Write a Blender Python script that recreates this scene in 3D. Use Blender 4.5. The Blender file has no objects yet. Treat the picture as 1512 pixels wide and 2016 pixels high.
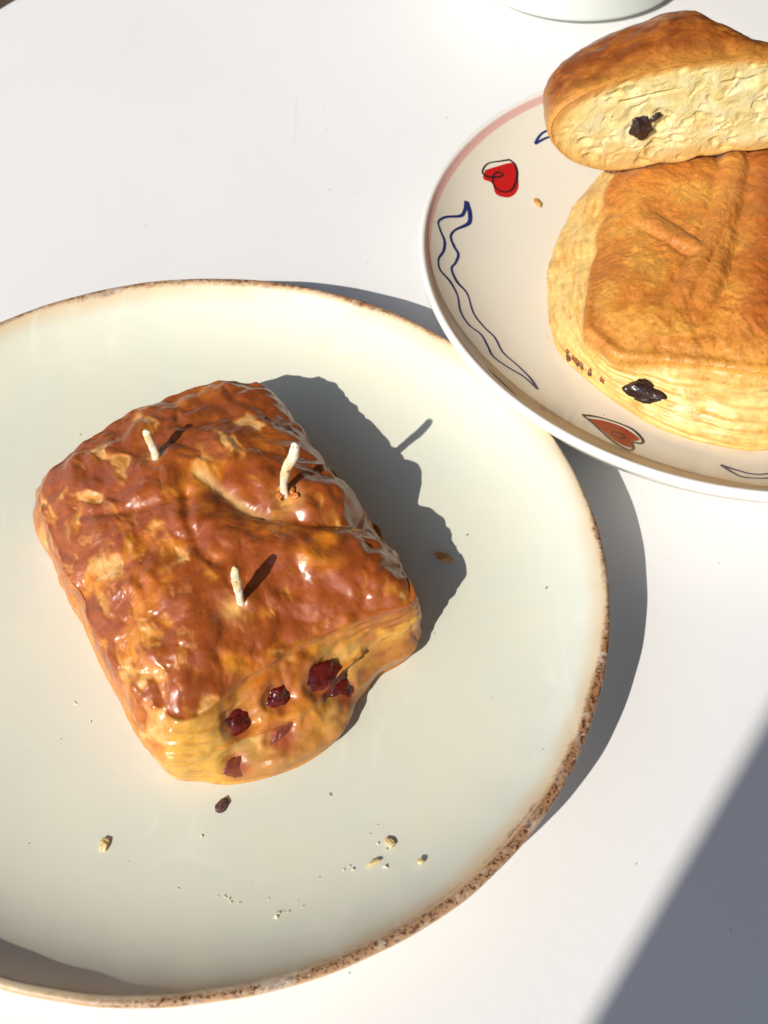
import bpy, math
import numpy as np
from mathutils import Vector

# ------------------------------------------------------------------ scene, camera, sky, sun
scene = bpy.context.scene
col = scene.collection
PITCH, CAM_H, FPX, PW, PH = 0.89252787, 0.355594, 2600.0, 1512.0, 2016.0
cam_data = bpy.data.cameras.new('camera'); cam = bpy.data.objects.new('camera', cam_data); col.objects.link(cam)
cam.location = (0, 0, CAM_H); cam.rotation_euler = (math.pi/2 - PITCH, 0, 0)
cam_data.sensor_fit = 'VERTICAL'; cam_data.sensor_height = 24.0; cam_data.lens = 24.0*FPX/PH
cam_data.clip_start = 0.01; cam_data.clip_end = 200
cam_data.dof.use_dof = True; cam_data.dof.focus_distance = 0.42; cam_data.dof.aperture_fstop = 18
scene.camera = cam

SUN_AZ, SUN_EL = math.radians(55.5), math.radians(37.0)      # azimuth the shadows run to, height of the sun
sun_dir = Vector((math.cos(SUN_AZ)*math.cos(SUN_EL), math.sin(SUN_AZ)*math.cos(SUN_EL), -math.sin(SUN_EL)))
world = bpy.data.worlds.new('World'); scene.world = world; world.use_nodes = True
wn = world.node_tree.nodes; wl = world.node_tree.links
sky = wn.new('ShaderNodeTexSky'); sky.sky_type = 'NISHITA'; sky.sun_disc = False
sky.sun_elevation = SUN_EL; sky.sun_rotation = math.atan2(-sun_dir.x, -sun_dir.y)
wl.new(sky.outputs[0], wn['Background'].inputs[0]); wn['Background'].inputs[1].default_value = 0.15
sun_data = bpy.data.lights.new('sun', 'SUN'); sun = bpy.data.objects.new('sun', sun_data); col.objects.link(sun)
sun_data.energy = 4.6; sun_data.angle = math.radians(0.5); sun_data.color = (1.0, 0.95, 0.87)
sun.rotation_euler = sun_dir.to_track_quat('-Z', 'Y').to_euler(); sun.location = (-1, -1.5, 2)
scene.view_settings.view_transform = 'Standard'; scene.view_settings.look = 'None'
scene.view_settings.exposure = 0.09; scene.view_settings.gamma = 1
scene.render.engine = 'CYCLES'

# ------------------------------------------------------------------ helpers: photo directions
def ray(px, py):
    x = (px - PW/2)/FPX; y = -(py - PH/2)/FPX
    return np.array([x, math.cos(PITCH) + y*math.sin(PITCH), -math.sin(PITCH) + y*math.cos(PITCH)])
def on_z(px, py, z):
    d = ray(px, py); return np.array([0, 0, CAM_H]) + d*((z - CAM_H)/d[2])
def zoomed(pts, x0, y0, s): return [(x0 + a/s, y0 + b/s) for a, b in pts]

# ------------------------------------------------------------------ helpers: noise
def _hash(ix, iy, iz, s):
    h = (ix.astype(np.int64)*374761393 + iy.astype(np.int64)*668265263 + iz.astype(np.int64)*2147483647 + s*974634777) & 0xffffffff
    h = ((h ^ (h >> 13))*1274126177) & 0xffffffff
    return (h ^ (h >> 16)) & 0xffffffff
def perlin(P, seed=0):
    P = np.asarray(P, float); i = np.floor(P).astype(np.int64); f = P - i
    w = f*f*f*(f*(f*6 - 15) + 10); out = np.zeros(len(P))
    for dx in (0, 1):
        for dy in (0, 1):
            for dz in (0, 1):
                h = _hash(i[:, 0] + dx, i[:, 1] + dy, i[:, 2] + dz, seed)
                g = np.stack([(h & 1023)/511.5 - 1, ((h >> 10) & 1023)/511.5 - 1, ((h >> 20) & 1023)/511.5 - 1], 1)
                d = (g*(f - [dx, dy, dz])).sum(1)
                out += d*np.where(dx, w[:, 0], 1 - w[:, 0])*np.where(dy, w[:, 1], 1 - w[:, 1])*np.where(dz, w[:, 2], 1 - w[:, 2])
    return out*1.1
def fbm(P, octaves=4, seed=0, gain=0.5):
    P = np.asarray(P, float); o = np.zeros(len(P)); a = 1.0
    for k in range(octaves): o += a*perlin(P*2.03**k + 17.3*k, seed + k); a *= gain
    return o
def worley(P, seed=0):
    P = np.asarray(P, float); i = np.floor(P).astype(np.int64); f = P - i
    best = np.full(len(P), 9.0)
    for dx in (-1, 0, 1):
        for dy in (-1, 0, 1):
            for dz in (-1, 0, 1):
                h = _hash(i[:, 0] + dx, i[:, 1] + dy, i[:, 2] + dz, seed)
                q = np.stack([(h & 1023)/1023., ((h >> 10) & 1023)/1023., ((h >> 20) & 1023)/1023.], 1) + [dx, dy, dz]
                best = np.minimum(best, ((q - f)**2).sum(1))
    return np.sqrt(best)
def sst(a, b, x):
    t = np.clip((x - a)/(b - a), 0, 1); return t*t*(3 - 2*t)
def mixc(c, d, m): return c*(1 - m[:, None]) + np.asarray(d, float)*m[:, None]
def lin(r, g, b): return tuple(((v/255)/12.92 if v <= 10 else ((v/255 + .055)/1.055)**2.4) for v in (r, g, b))

# ------------------------------------------------------------------ helpers: meshes and objects
def mesh_obj(name, verts, faces, mat=None, parent=None, loc=None, colors=None, smooth=True):
    """verts in world coordinates; loc = origin of the object"""
    V = np.asarray(verts, float)
    o0 = np.zeros(3) if loc is None else np.asarray(loc, float)
    me = bpy.data.meshes.new(name)
    if isinstance(faces, np.ndarray):
        n = len(faces); k = faces.shape[1]
        me.vertices.add(len(V)); me.vertices.foreach_set('co', (V - o0).astype(np.float32).ravel())
        me.loops.add(n*k); me.loops.foreach_set('vertex_index', faces.astype(np.int32).ravel())
        me.polygons.add(n); me.polygons.foreach_set('loop_start', np.arange(0, n*k, k, dtype=np.int32))
        me.update(calc_edges=True)
    else:
        me.from_pydata((V - o0).tolist(), [], faces)
    me.polygons.foreach_set('use_smooth', np.full(len(me.polygons), smooth))
    if colors is not None:
        at = me.attributes.new('crust_colour', 'FLOAT_COLOR', 'POINT')
        at.data.foreach_set('color', np.c_[colors, np.ones(len(colors))].astype(np.float32).ravel())
    me.validate(); me.update()
    if mat: me.materials.append(mat)
    ob = bpy.data.objects.new(name, me); col.objects.link(ob)
    if parent: ob.parent = parent; ob.location = o0 - np.array(parent.location)
    else: ob.location = o0
    return ob
def tag(o, label=None, cat=None, group=None, kind=None):
    for k, v in (('label', label), ('category', cat), ('group', group), ('kind', kind)):
        if v: o[k] = v
    return o
def empty(name, loc):
    o = bpy.data.objects.new(name, None); col.objects.link(o); o.location = tuple(loc); o.empty_display_size = .01; return o
def grid_faces(R, M, flip=False):
    i = np.arange(R - 1)[:, None]*M; j = np.arange(M)[None]; k = (j + 1) % M
    F = np.stack([i + j, i + k, i + M + k, i + M + j], -1).reshape(-1, 4)
    return F[:, ::-1] if flip else F
def lathe(profile, M=192, wob=None):
    """profile: list of (r, z); returns verts (local), faces. wob(theta, r) -> dr"""
    pr = np.array(profile); th = np.arange(M)/M*2*np.pi
    r = pr[:, 0][:, None]*np.ones(M); z = pr[:, 1][:, None]*np.ones(M)
    if wob is not None:
        dr, dz = wob(th[None], r, z); r = r + dr; z = z + dz
    V = np.stack([r*np.cos(th), r*np.sin(th), z], -1).reshape(-1, 3)
    return V, grid_faces(len(pr), M)
def smooth_poly(pts, n):
    """Catmull-Rom through 2-D/3-D points, n samples, uniform in arc length"""
    P = np.array(pts, float); Q = np.vstack([2*P[0] - P[1], P, 2*P[-1] - P[-2]]); out = []
    for k in range(len(P) - 1):
        t = np.linspace(0, 1, 24, endpoint=False)[:, None]; a, b, c, d = Q[k:k + 4]
        out.append(.5*(2*b + (c - a)*t + (2*a - 5*b + 4*c - d)*t*t + (3*b - a - 3*c + d)*t**3))
    out = np.vstack(out + [P[-1:]]); s = np.r_[0, np.cumsum(np.linalg.norm(np.diff(out, axis=0), axis=1))]
    u = np.linspace(0, s[-1], n); return np.stack([np.interp(u, s, out[:, k]) for k in range(out.shape[1])], 1)
def radial(pts, centre, th, smooth=3.0):
    P = np.array(pts, float)[:, :2] - centre[:2]; a = np.arctan2(P[:, 1], P[:, 0]); r = np.hypot(P[:, 0], P[:, 1])
    o = np.argsort(a); a = a[o]; r = r[o]
    rr = np.interp(th, np.r_[a[-3:] - 2*np.pi, a, a[:3] + 2*np.pi], np.r_[r[-3:], r, r[:3]])
    n = len(th); s = math.radians(smooth)/(2*np.pi)*n; k = np.minimum(np.arange(n), n - np.arange(n)); g = np.exp(-.5*(k/s)**2); g /= g.sum()
    return np.real(np.fft.ifft(np.fft.fft(rr)*np.fft.fft(g)))
def loft(levels, rings):
    """levels: array L x M x 3 -> rings x M x 3, smooth across levels and even along the way"""
    L = np.asarray(levels, float); Q = np.concatenate([2*L[:1] - L[1:2], L, 2*L[-1:] - L[-2:-1]]); out = []
    for k in range(len(L) - 1):
        a, b, c, d = Q[k:k + 4]
        for t in np.linspace(0, 1, 20, endpoint=False):
            out.append(.5*(2*b + (c - a)*t + (2*a - 5*b + 4*c - d)*t*t + (3*b - a - 3*c + d)*t**3))
    out.append(L[-1]); out = np.array(out)
    s = np.r_[0, np.cumsum(np.linalg.norm(np.diff(out, axis=0), axis=2).mean(1))]
    u = np.linspace(0, s[-1], rings); i = np.clip(np.searchsorted(s, u) - 1, 0, len(s) - 2); w = ((u - s[i])/(s[i + 1] - s[i]))[:, None, None]
    return out[i]*(1 - w) + out[i + 1]*w
def grid_normals(G):
    du = np.roll(G, -1, 1) - np.roll(G, 1, 1); dv = np.gradient(G, axis=0)
    n = np.cross(du, dv); l = np.linalg.norm(n, axis=2, keepdims=True); return n/np.maximum(l, 1e-12)
def line_dist(P, line):
    """distance of points to a polyline, and position along it (0..1)"""
    best = np.full(len(P), 9.0); at = np.zeros(len(P)); m = len(line) - 1
    for k in range(m):
        a, b = line[k], line[k + 1]; ab = b - a; t = np.clip(((P - a)@ab)/max(ab@ab, 1e-12), 0, 1)
        d = np.linalg.norm(P - a - t[:, None]*ab, axis=1); u = d < best; best[u] = d[u]; at[u] = (k + t[u])/m
    return best, at
def hit(G, px, py):
    """vertex index of mesh points G (n x 3) first met by the photo direction"""
    d = ray(px, py); d = d/np.linalg.norm(d); Q = G - [0, 0, CAM_H]; t = Q@d; e = np.linalg.norm(Q - t[:, None]*d, axis=1)
    k = np.where(e < max(e.min()*1.5, .0012))[0]; return k[np.argmin(t[k])]

# ------------------------------------------------------------------ helpers: materials
class NT:
    def __init__(s, name):
        s.m = bpy.data.materials.new(name); s.m.use_nodes = True; s.t = s.m.node_tree; s.b = s.t.nodes['Principled BSDF']
        s.co = s.t.nodes.new('ShaderNodeTexCoord').outputs['Object']
    def n(s, kind, ins=None, **kw):
        nd = s.t.nodes.new('ShaderNode' + kind)
        for k, v in kw.items(): setattr(nd, k, v)
        for k, v in (ins or {}).items(): s.put(nd.inputs[k], v)
        return nd
    def put(s, sock, v):
        if hasattr(v, 'is_output') or isinstance(v, bpy.types.NodeSocket): s.t.links.new(v, sock)
        else: sock.default_value = v
    def noise(s, scale, detail=4, rough=.55, dist=0, vec=None, out='Fac'):
        return s.n('TexNoise', {'Vector': vec or s.co, 'Scale': scale, 'Detail': detail, 'Roughness': rough, 'Distortion': dist}).outputs[out]
    def ramp(s, fac, *stops):
        r = s.n('ValToRGB', {'Fac': fac}); e = r.color_ramp.elements
        while len(e) < len(stops): e.new(.5)
        for k, (p, c) in enumerate(stops): e[k].position = p; e[k].color = (c, c, c, 1) if not hasattr(c, '__len__') else (*c, 1)
        return r.outputs['Color']
    def mix(s, fac, a, b, blend='MIX'):
        nd = s.n('Mix', data_type='RGBA', blend_type=blend)
        s.put(nd.inputs['Factor'], fac)
        for k, v in ((6, a), (7, b)): s.put(nd.inputs[k], (*v, 1) if isinstance(v, tuple) and len(v) == 3 else v)
        return nd.outputs[2]
    def math(s, op, a, b=0.0, clamp=False):
        nd = s.n('Math', operation=op, use_clamp=clamp); s.put(nd.inputs[0], a); s.put(nd.inputs[1], b); return nd.outputs[0]
    def rng(s, v, a, b, c=0.0, d=1.0):
        return s.n('MapRange', {0: v, 1: a, 2: b, 3: c, 4: d}, interpolation_type='SMOOTHSTEP').outputs[0]
    def bump(s, h, dist, strength=1.0, prev=None):
        ins = {'Height': h, 'Distance': dist, 'Strength': strength}
        if prev is not None: ins['Normal'] = prev
        return s.n('Bump', ins).outputs[0]
    def radius(s):
        sp = s.n('SeparateXYZ', {0: s.co}); return s.math('SQRT', s.math('ADD', s.math('MULTIPLY', sp.outputs[0], sp.outputs[0]), s.math('MULTIPLY', sp.outputs[1], sp.outputs[1]))), sp.outputs[2]
    def done(s, color=None, rough=None, normal=None, **kw):
        if color is not None: s.put(s.b.inputs['Base Color'], (*color, 1) if isinstance(color, tuple) else color)
        if rough is not None: s.put(s.b.inputs['Roughness'], rough)
        if normal is not None: s.put(s.b.inputs['Normal'], normal)
        for k, v in kw.items(): s.put(s.b.inputs[k.replace('_', ' ')], v)
        return s.m

def m_table():
    k = NT('white_laminate')
    v = k.noise(9, 3); c = k.mix(v, (.80, .79, .775), (.755, .75, .745))
    sp = k.noise(420, 1, .3); c = k.mix(k.rng(sp, .80, .84), c, (.42, .40, .38))
    mp = k.n('Mapping', {'Vector': k.co, 'Rotation': (0, 0, -.9), 'Scale': (420, 9, 9)}).outputs[0]
    scr = k.math('MULTIPLY', k.rng(k.noise(1, 2, .5, .3, vec=mp), .70, .76), k.rng(k.noise(12, 2), .52, .62)); c = k.mix(k.math('MULTIPLY', scr, .16), c, (.55, .54, .53))
    c = k.mix(k.math('MULTIPLY', k.rng(k.noise(5, 4, .6, .8), .48, .70), .30), c, (.72, .715, .70))
    w = k.n('TexWave', {'Vector': k.co, 'Scale': 22, 'Distortion': 14, 'Detail': 3, 'Detail Scale': 3.0}).outputs['Fac']
    g = k.noise(900, 3); h = k.noise(160, 2)
    nb = k.bump(g, .00006, .35, k.bump(h, .0002, .25))
    return k.done(c, k.rng(w, 0, 1, .38, .48), nb, Specular_IOR_Level=.35)
def m_plate_cream():
    k = NT('cream_stoneware'); r, z = k.radius()
    v = k.noise(14, 3, .5, .6); c = k.mix(k.rng(v, .35, .65), (.67, .665, .54), (.64, .65, .545))
    c = k.mix(k.math('MULTIPLY', k.rng(k.noise(30, 3), .5, .75), .35), c, (.69, .65, .49))
    # fine dark flecks in the glaze
    c = k.mix(k.rng(k.noise(330, 1, .3), .80, .835), c, (.30, .24, .16))
    # toasted rim: amber fade, then brown with dark iron spots, bare clay on the outside of the lip
    jit = k.math('MULTIPLY', k.math('SUBTRACT', k.noise(38, 3), .5), .0045)
    fine = k.math('MULTIPLY', k.math('SUBTRACT', k.noise(520, 3, .7), .5), .0028)
    rr = k.math('ADD', r, jit); rf = k.math('ADD', rr, fine)
    c = k.mix(k.math('MULTIPLY', k.rng(rr, .1260, .1335), .62), c, (.60, .36, .14))
    c = k.mix(k.math('MULTIPLY', k.rng(rf, .1318, .1336), k.rng(k.noise(9, 2), .3, .7, .35, .95)), c, (.28, .125, .048))
    spots = k.math('MULTIPLY', k.rng(k.noise(850, 3, .6), .49, .60), k.math('MULTIPLY', k.rng(rf, .1324, .1336), k.rng(k.noise(11, 2), .38, .62, .1, 1)))
    c = k.mix(spots, c, (.075, .028, .014))
    pale = k.math('MULTIPLY', k.rng(k.noise(430, 2, .6), .56, .66), k.rng(rf, .1322, .1334))
    c = k.mix(k.math('MULTIPLY', pale, .45), c, (.60, .50, .40))
    out = k.rng(k.math('SUBTRACT', k.math('MULTIPLY', z, 1.0), k.math('MULTIPLY', k.noise(60, 2), .0012)), .0226, .0240, 1, 0)
    out = k.math('MULTIPLY', out, k.rng(r, .1325, .1335))
    c = k.mix(out, c, (.66, .43, .24))
    # faint knife lines worn into the glaze
    mp = k.n('Mapping', {'Vector': k.co, 'Rotation': (0, 0, .9), 'Scale': (260, 3, 3)}).outputs[0]
    line = k.noise(1, 1, .4, .15, vec=mp); c = k.mix(k.math('MULTIPLY', k.rng(line, .70, .74), .10), c, (.80, .78, .70))
    sm = k.n('TexWave', {'Vector': k.co, 'Scale': 9, 'Distortion': 22, 'Detail': 4, 'Detail Scale': 2.0}).outputs['Fac']; smear = k.math('MULTIPLY', k.rng(sm, .80, .98), k.rng(k.noise(22, 3), .5, .68))
    c = k.mix(k.math('MULTIPLY', smear, .22), c, (.78, .76, .66))
    nb = k.bump(k.noise(48, 2), .0009, .22); nb = k.bump(k.noise(420, 3), .00012, k.rng(rr, .128, .134, .05, 1.0), nb)
    return k.done(c, k.rng(rr, .128, .133, .30, .45), nb, Specular_IOR_Level=.45)
def m_plate_white():
    k = NT('printed_porcelain'); r, z = k.radius()
    c = k.mix(k.noise(12, 2), (.775, .725, .60), (.755, .715, .61))
    c = k.mix(k.rng(r, .1192, .1212), c, (.80, .77, .72))
    e = k.math('MULTIPLY', k.math('SUBTRACT', k.noise(25, 2), .5), .0006); ri = k.math('ADD', r, e)
    inside = k.math('MULTIPLY', k.rng(ri, .1184, .1191), k.rng(ri, .1206, .1212, 1, 0)); inside = k.math('MULTIPLY', inside, k.rng(z, .0235, .0250))
    c = k.mix(k.math('MULTIPLY', inside, .75), c, (.68, .33, .30))
    c = k.mix(k.rng(k.noise(350, 1, .3), .81, .84), c, (.45, .36, .22))
    return k.done(c, .14, k.bump(k.noise(40, 2), .0006, .15), Specular_IOR_Level=.45)
def m_ink(name, a, b):
    k = NT(name); return k.done(k.mix(k.noise(180, 3), a, b), .16)
def m_crust(name, fine=700, dist=.00012, rough=(.2, .42), coat=.25, sss=.06, speck=None, var=.22):
    k = NT(name); a = k.n('Attribute', attribute_name='crust_colour').outputs['Color']
    v = k.noise(260, 5, .65); hs = k.n('HueSaturation', {'Color': a, 'Value': k.rng(v, .25, .75, 1 - var, 1 + var)}).outputs[0]
    if speck: hs = k.mix(k.math('MULTIPLY', k.math('MULTIPLY', k.rng(k.noise(speck, 2, .6), .52, .68), .45), k.rng(k.n('SeparateColor', {0: a}).outputs[2], .16, .07)), hs, (.20, .065, .012))
    g = k.noise(fine, 4, .6); h = k.noise(fine*.3, 4, .6, .8)
    nb = k.bump(g, dist, .7, k.bump(h, dist*2.5, .6))
    m = k.done(hs, k.rng(k.noise(130, 3), .3, .7, rough[0], rough[1]), nb, Specular_IOR_Level=.5, Coat_Weight=coat, Coat_Roughness=.22)
    k.b.inputs['Subsurface Weight'].default_value = sss; k.b.inputs['Subsurface Radius'].default_value = (1, .45, .15); k.b.inputs['Subsurface Scale'].default_value = .0015
    return m
def m_simple(name, a, b, scale, rough, bdist=.0002, bscale=600, sss=0, **kw):
    k = NT(name); m = k.done(k.mix(k.rng(k.noise(scale, 4), .35, .65), a, b), rough, k.bump(k.noise(bscale, 4), bdist, .7), **kw)
    if sss: k.b.inputs['Subsurface Weight'].default_value = sss; k.b.inputs['Subsurface Radius'].default_value = (1, .6, .3); k.b.inputs['Subsurface Scale'].default_value = .001
    return m

# ------------------------------------------------------------------ the setting: floor, added light blockers, table
FLOOR = -0.75
gv = [(-6, -6, FLOOR), (6, -6, FLOOR), (6, 6, FLOOR), (-6, 6, FLOOR)]
tag(mesh_obj('floor', gv, [(0, 1, 2, 3)], m_simple('dark_floor', (.022, .023, .016), (.03, .03, .02), 8, .7)), kind='structure')
# the square post whose upright edge keeps the sun off one corner of the table
def prism(name, pts, z0, z1, mat):
    n = len(pts); v = [(*c, z) for z in (z0, z1) for c in pts]
    f = [tuple(range(n))[::-1], tuple(range(n, 2*n))] + [(i, (i + 1) % n, n + (i + 1) % n, n + i) for i in range(n)]
    return tag(mesh_obj(name, v, f, mat, smooth=False), kind='structure')
e0 = np.array([.0541, .1133])
wx = np.array([math.sin(SUN_AZ), -math.cos(SUN_AZ)]); wy = -np.array([math.cos(SUN_AZ), math.sin(SUN_AZ)]); wc = e0 + wy*.60
prism('pillar', [wc, wc + wy*.14, wc + wy*.14 + wx*.16, wc + wx*.16], FLOOR, 1.35, m_simple('post_paint', (.62, .60, .57), (.56, .55, .53), 6, .6, .001, 60))
# unseen wall (far, right) and ceiling, added to deepen the shade, open towards the sun
blocker_m = m_simple('dark_blocker', (.055, .034, .020), (.038, .024, .015), 14, .75, .001, 80)
prism('added_shade_wall', [(-.75, 1.35), (1.15, 1.35), (1.15, -1.6), (1.25, -1.6), (1.25, 1.45), (-.75, 1.45)], FLOOR, 1.40, blocker_m)
prism('added_shade_ceiling', [(-.75, -.65), (1.25, -.65), (1.25, 1.45), (-.75, 1.45)], 1.402, 1.46, blocker_m)

TC = np.array([.135, .378, 0.0]); TR = .4025
table = empty('round_table', (TC[0], TC[1], FLOOR)); tag(table, 'round white laminate table top carrying both plates', 'table')
pr = [(0.0005, 0)] + [(r, 0) for r in (.1, .25, .38)] + [(TR - .004 + .004*math.sin(a), -.004 + .004*math.cos(a)) for a in np.linspace(0, math.pi/2, 7)] + [(TR, -.020)] + [(TR - .006 + .006*math.cos(a), -.020 - .006*math.sin(a)) for a in np.linspace(.2, math.pi/2, 5)] + [(.1, -.026), (.0005, -.026)]
V, F = lathe(pr, 160); mesh_obj('tabletop', V + TC, F[:, ::-1], m_table(), table, TC)
steel = m_simple('grey_steel', (.30, .30, .30), (.25, .25, .25), 30, .4, Metallic=.8)
V, F = lathe([(.0005, -.026), (.09, -.0265), (.09, -.034), (.032, -.040), (.030, -.30), (.030, -.716), (.0005, -.716)], 48); mesh_obj('pedestal', V + TC, F[:, ::-1], steel, table, TC)
V, F = lathe([(.0005, -.712), (.032, -.712), (.06, -.722), (.22, -.738), (.225, -.744), (.225, -.75), (.0005, -.75)], 64); mesh_obj('base_plate', V + TC, F[:, ::-1], steel, table, TC)

# ------------------------------------------------------------------ plates
def interp_profile(pr):
    P = np.array(pr); k = int(np.argmax(P[:, 1])); return lambda r: np.interp(r, P[:k + 1, 0], P[:k + 1, 1])
def arc(cx, cz, rad, a0, a1, n): return [(cx + rad*math.cos(a), cz + rad*math.sin(a)) for a in np.linspace(a0, a1, n)]
P1C = np.array([-.06484, .24421, 0.0]); P1F = .0065
def p1z(r): t = np.clip(r/.1325, 0, 1); return P1F + .0185*(.10*t*t + .15*t**4 + .75*t**9)
rs = np.r_[.0005, np.linspace(.01, .085, 16), np.linspace(.088, .1325, 40)]
prof1 = [(r, float(p1z(r))) for r in rs] + arc(.1337, .0240, .0012, math.radians(118), math.radians(-62), 14)
prof1 += [(r, float(p1z(r)) - .0030 - .0014*(.1325 - r)/.0545) for r in np.linspace(.1318, .078, 24)] + [(.074, .0006), (.072, .0), (.066, .0), (.065, .0022), (.0005, .0022)]
def wob1(th, r, z):
    w = np.clip(r/.135, 0, 1)**2
    dr = w*(-.0011*np.sin(2*th) - .0008*np.cos(3*th) - .00045*np.sin(3*th) + .00022*np.sin(7*th + 1) + .0001*np.sin(19*th) + .00006*np.sin(43*th + 2))
    return dr, (w**3)*(.0006*np.sin(2*th + .5) + .00018*np.sin(5*th))*(z > .002)
V, F = lathe(prof1, 360, wob1)
plate1 = mesh_obj('cream_plate', V + P1C, F, m_plate_cream(), None, P1C)
tag(plate1, 'large cream stoneware plate with toasted brown speckled rim, holding the glazed pastry', 'plate')

P2C = np.array([.13643, .39186, 0.0]); P2R = .1234; P2F = .0112
def p2z(r): t = np.clip(r/.1205, 0, 1); return P2F + .0170*(.12*t*t + .28*t**4 + .60*t**8)
rs = np.r_[.0005, np.linspace(.01, .068, 14), np.linspace(.070, .1205, 40)]
prof2 = [(r, float(p2z(r))) for r in rs] + arc(P2R - .0014, .0285, .0014, math.radians(135), math.radians(-5), 12)
prof2 += [(P2R - .0002, .0272), (P2R - .0010, .0256)] + [(P2R - .0022 - .047*t, .0242 - .0232*t**.62) for t in np.linspace(0, 1, 18)] + [(.073, .0008), (.071, 0), (.066, 0), (.064, .004), (.0005, .004)]
V, F = lathe(prof2, 300)
plate2 = empty('porcelain_plate', P2C); tag(plate2, 'deep white porcelain plate with pink rim line, red hearts and blue waves', 'plate')
mesh_obj('dish', V + P2C, F, m_plate_white(), plate2, P2C)
f2 = interp_profile(prof2[:len(rs)])
def on_plate(px, py, centre, fz, lift=.00012):
    d = ray(px, py); t = np.linspace(.25, .9, 6000); P = np.array([0, 0, CAM_H]) + d*t[:, None]
    z = fz(np.hypot(P[:, 0] - centre[0], P[:, 1] - centre[1])); k = np.argmax(P[:, 2] < z); p = P[k]
    rv = p[:2] - centre[:2]; r = np.linalg.norm(rv); s = (fz(r + .0005) - fz(r - .0005))/.001
    n = np.array([-s*rv[0]/r, -s*rv[1]/r, 1.0]); n /= np.linalg.norm(n)
    return np.array([p[0], p[1], float(fz(r))]) + n*lift, n
def stroke(name, pts, widths, mat, parent, n=140, lift=.00014):
    S = smooth_poly(pts, n); w = 1.45*np.interp(np.linspace(0, 1, n), np.linspace(0, 1, len(widths)), widths)
    PN = [on_plate(x, y, P2C, f2, lift) for x, y in S]; P = np.array([a for a, b in PN]); N = np.array([b for a, b in PN])
    t = np.gradient(P, axis=0); sd = np.cross(N, t); sd /= np.linalg.norm(sd, axis=1, keepdims=True)*1.0
    V = np.vstack([P + sd*w[:, None]/2, P - sd*w[:, None]/2]); i = np.arange(n - 1)
    return mesh_obj(name, V, np.stack([i + n, i + n + 1, i + 1, i], 1), mat, parent, P2C)
def blob(name, pts, mat, parent, lift=.0001, rings=6):
    S = smooth_poly(pts + pts[:1], 80)[:-1]; c = S.mean(0); n = len(S); V = []
    for k in range(rings + 1):
        for p in S: V.append(on_plate(*(c + (p - c)*max(k/rings, .01)), P2C, f2, lift)[0])
    return mesh_obj(name, np.array(V), grid_faces(rings + 1, n)[:, ::-1], mat, parent, P2C)
blue = m_ink('cobalt_ink', (.028, .040, .20), (.022, .03, .12)); black = m_ink('black_ink', (.02, .015, .015), (.035, .02, .02)); red = m_ink('red_glaze', (.56, .018, .016), (.45, .012, .014))
A = lambda p: zoomed(p, 800, 150, 3.1029); B = lambda p: zoomed(p, 1012, 420, 3.024)
blob('painted_heart', A([(480, 575), (540, 556), (640, 530), (665, 555), (682, 620), (682, 690), (645, 735), (595, 741), (545, 718), (522, 655), (470, 628)]), red, plate2)
stroke('heart_outline', A([(630, 512), (560, 522), (500, 534), (470, 566), (468, 598), (510, 618), (565, 616), (592, 602), (565, 588), (538, 600), (528, 640), (545, 682), (590, 708), (640, 698), (668, 650), (676, 590), (662, 540), (630, 512)]), [.0006, .0004, .0007, .0006, .0006, .0006, .0008, .0006], black, plate2)
blob('painted_heart', B([(440, 1222), (540, 1238), (640, 1272), (725, 1325), (745, 1352), (700, 1362), (702, 1398), (610, 1362), (530, 1298)]), m_ink('red_glaze_shaded', (.27, .012, .014), (.34, .03, .025)), plate2)  # lower heart: the shade on it is painted in as a darker red
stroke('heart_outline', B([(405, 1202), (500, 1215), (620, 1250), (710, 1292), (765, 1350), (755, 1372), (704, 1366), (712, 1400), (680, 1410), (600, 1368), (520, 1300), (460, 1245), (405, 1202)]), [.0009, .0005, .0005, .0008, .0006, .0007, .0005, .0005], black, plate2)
stroke('heart_outline', B([(585, 1302), (625, 1308), (660, 1335), (630, 1340), (590, 1318), (585, 1302)]), [.0006], black, plate2, 50)
wa = [(365, 765), (356, 820), (330, 855), (240, 862), (195, 890), (205, 940), (232, 1010), (225, 1070), (195, 1120), (205, 1185), (265, 1255), (310, 1340), (330, 1440), (380, 1520), (455, 1580), (495, 1650), (530, 1715), (620, 1780), (720, 1840), (800, 1915)]
wb = [(365, 765), (386, 830), (386, 890), (360, 913), (300, 940), (270, 980), (290, 1040), (316, 1090), (300, 1140), (275, 1180), (310, 1260), (370, 1330), (410, 1450), (470, 1530), (540, 1600), (590, 1690), (680, 1770), (760, 1850), (800, 1915)]
stroke('painted_wave', A(wa), [.0012, .0009, .0006, .0009, .0005, .0009, .0005, .0006, .0006, .0006, .0005, .0006, .0005], blue, plate2, 220)
stroke('painted_wave', A(wb), [.0016, .0013, .0006, .0010, .0006, .0010, .0005, .0006, .0006, .0006, .0005, .0006, .0009], blue, plate2, 220)
stroke('painted_wave', A([(785, 415), (810, 370), (850, 338), (920, 320), (1000, 330)]), [.0009, .0006, .0005], blue, plate2, 60)
stroke('painted_wave', A([(785, 415), (830, 390), (875, 372), (950, 360), (1020, 370)]), [.0009, .0006, .0005], blue, plate2, 60)
stroke('painted_wave', B([(1230, 1500), (1330, 1532), (1420, 1554), (1512, 1552), (1600, 1530)]), [.0008, .0005, .0006], blue, plate2, 60)
stroke('painted_wave', B([(1230, 1500), (1330, 1560), (1400, 1576), (1512, 1578), (1600, 1560)]), [.0008, .0005, .0006], blue, plate2, 60)

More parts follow.
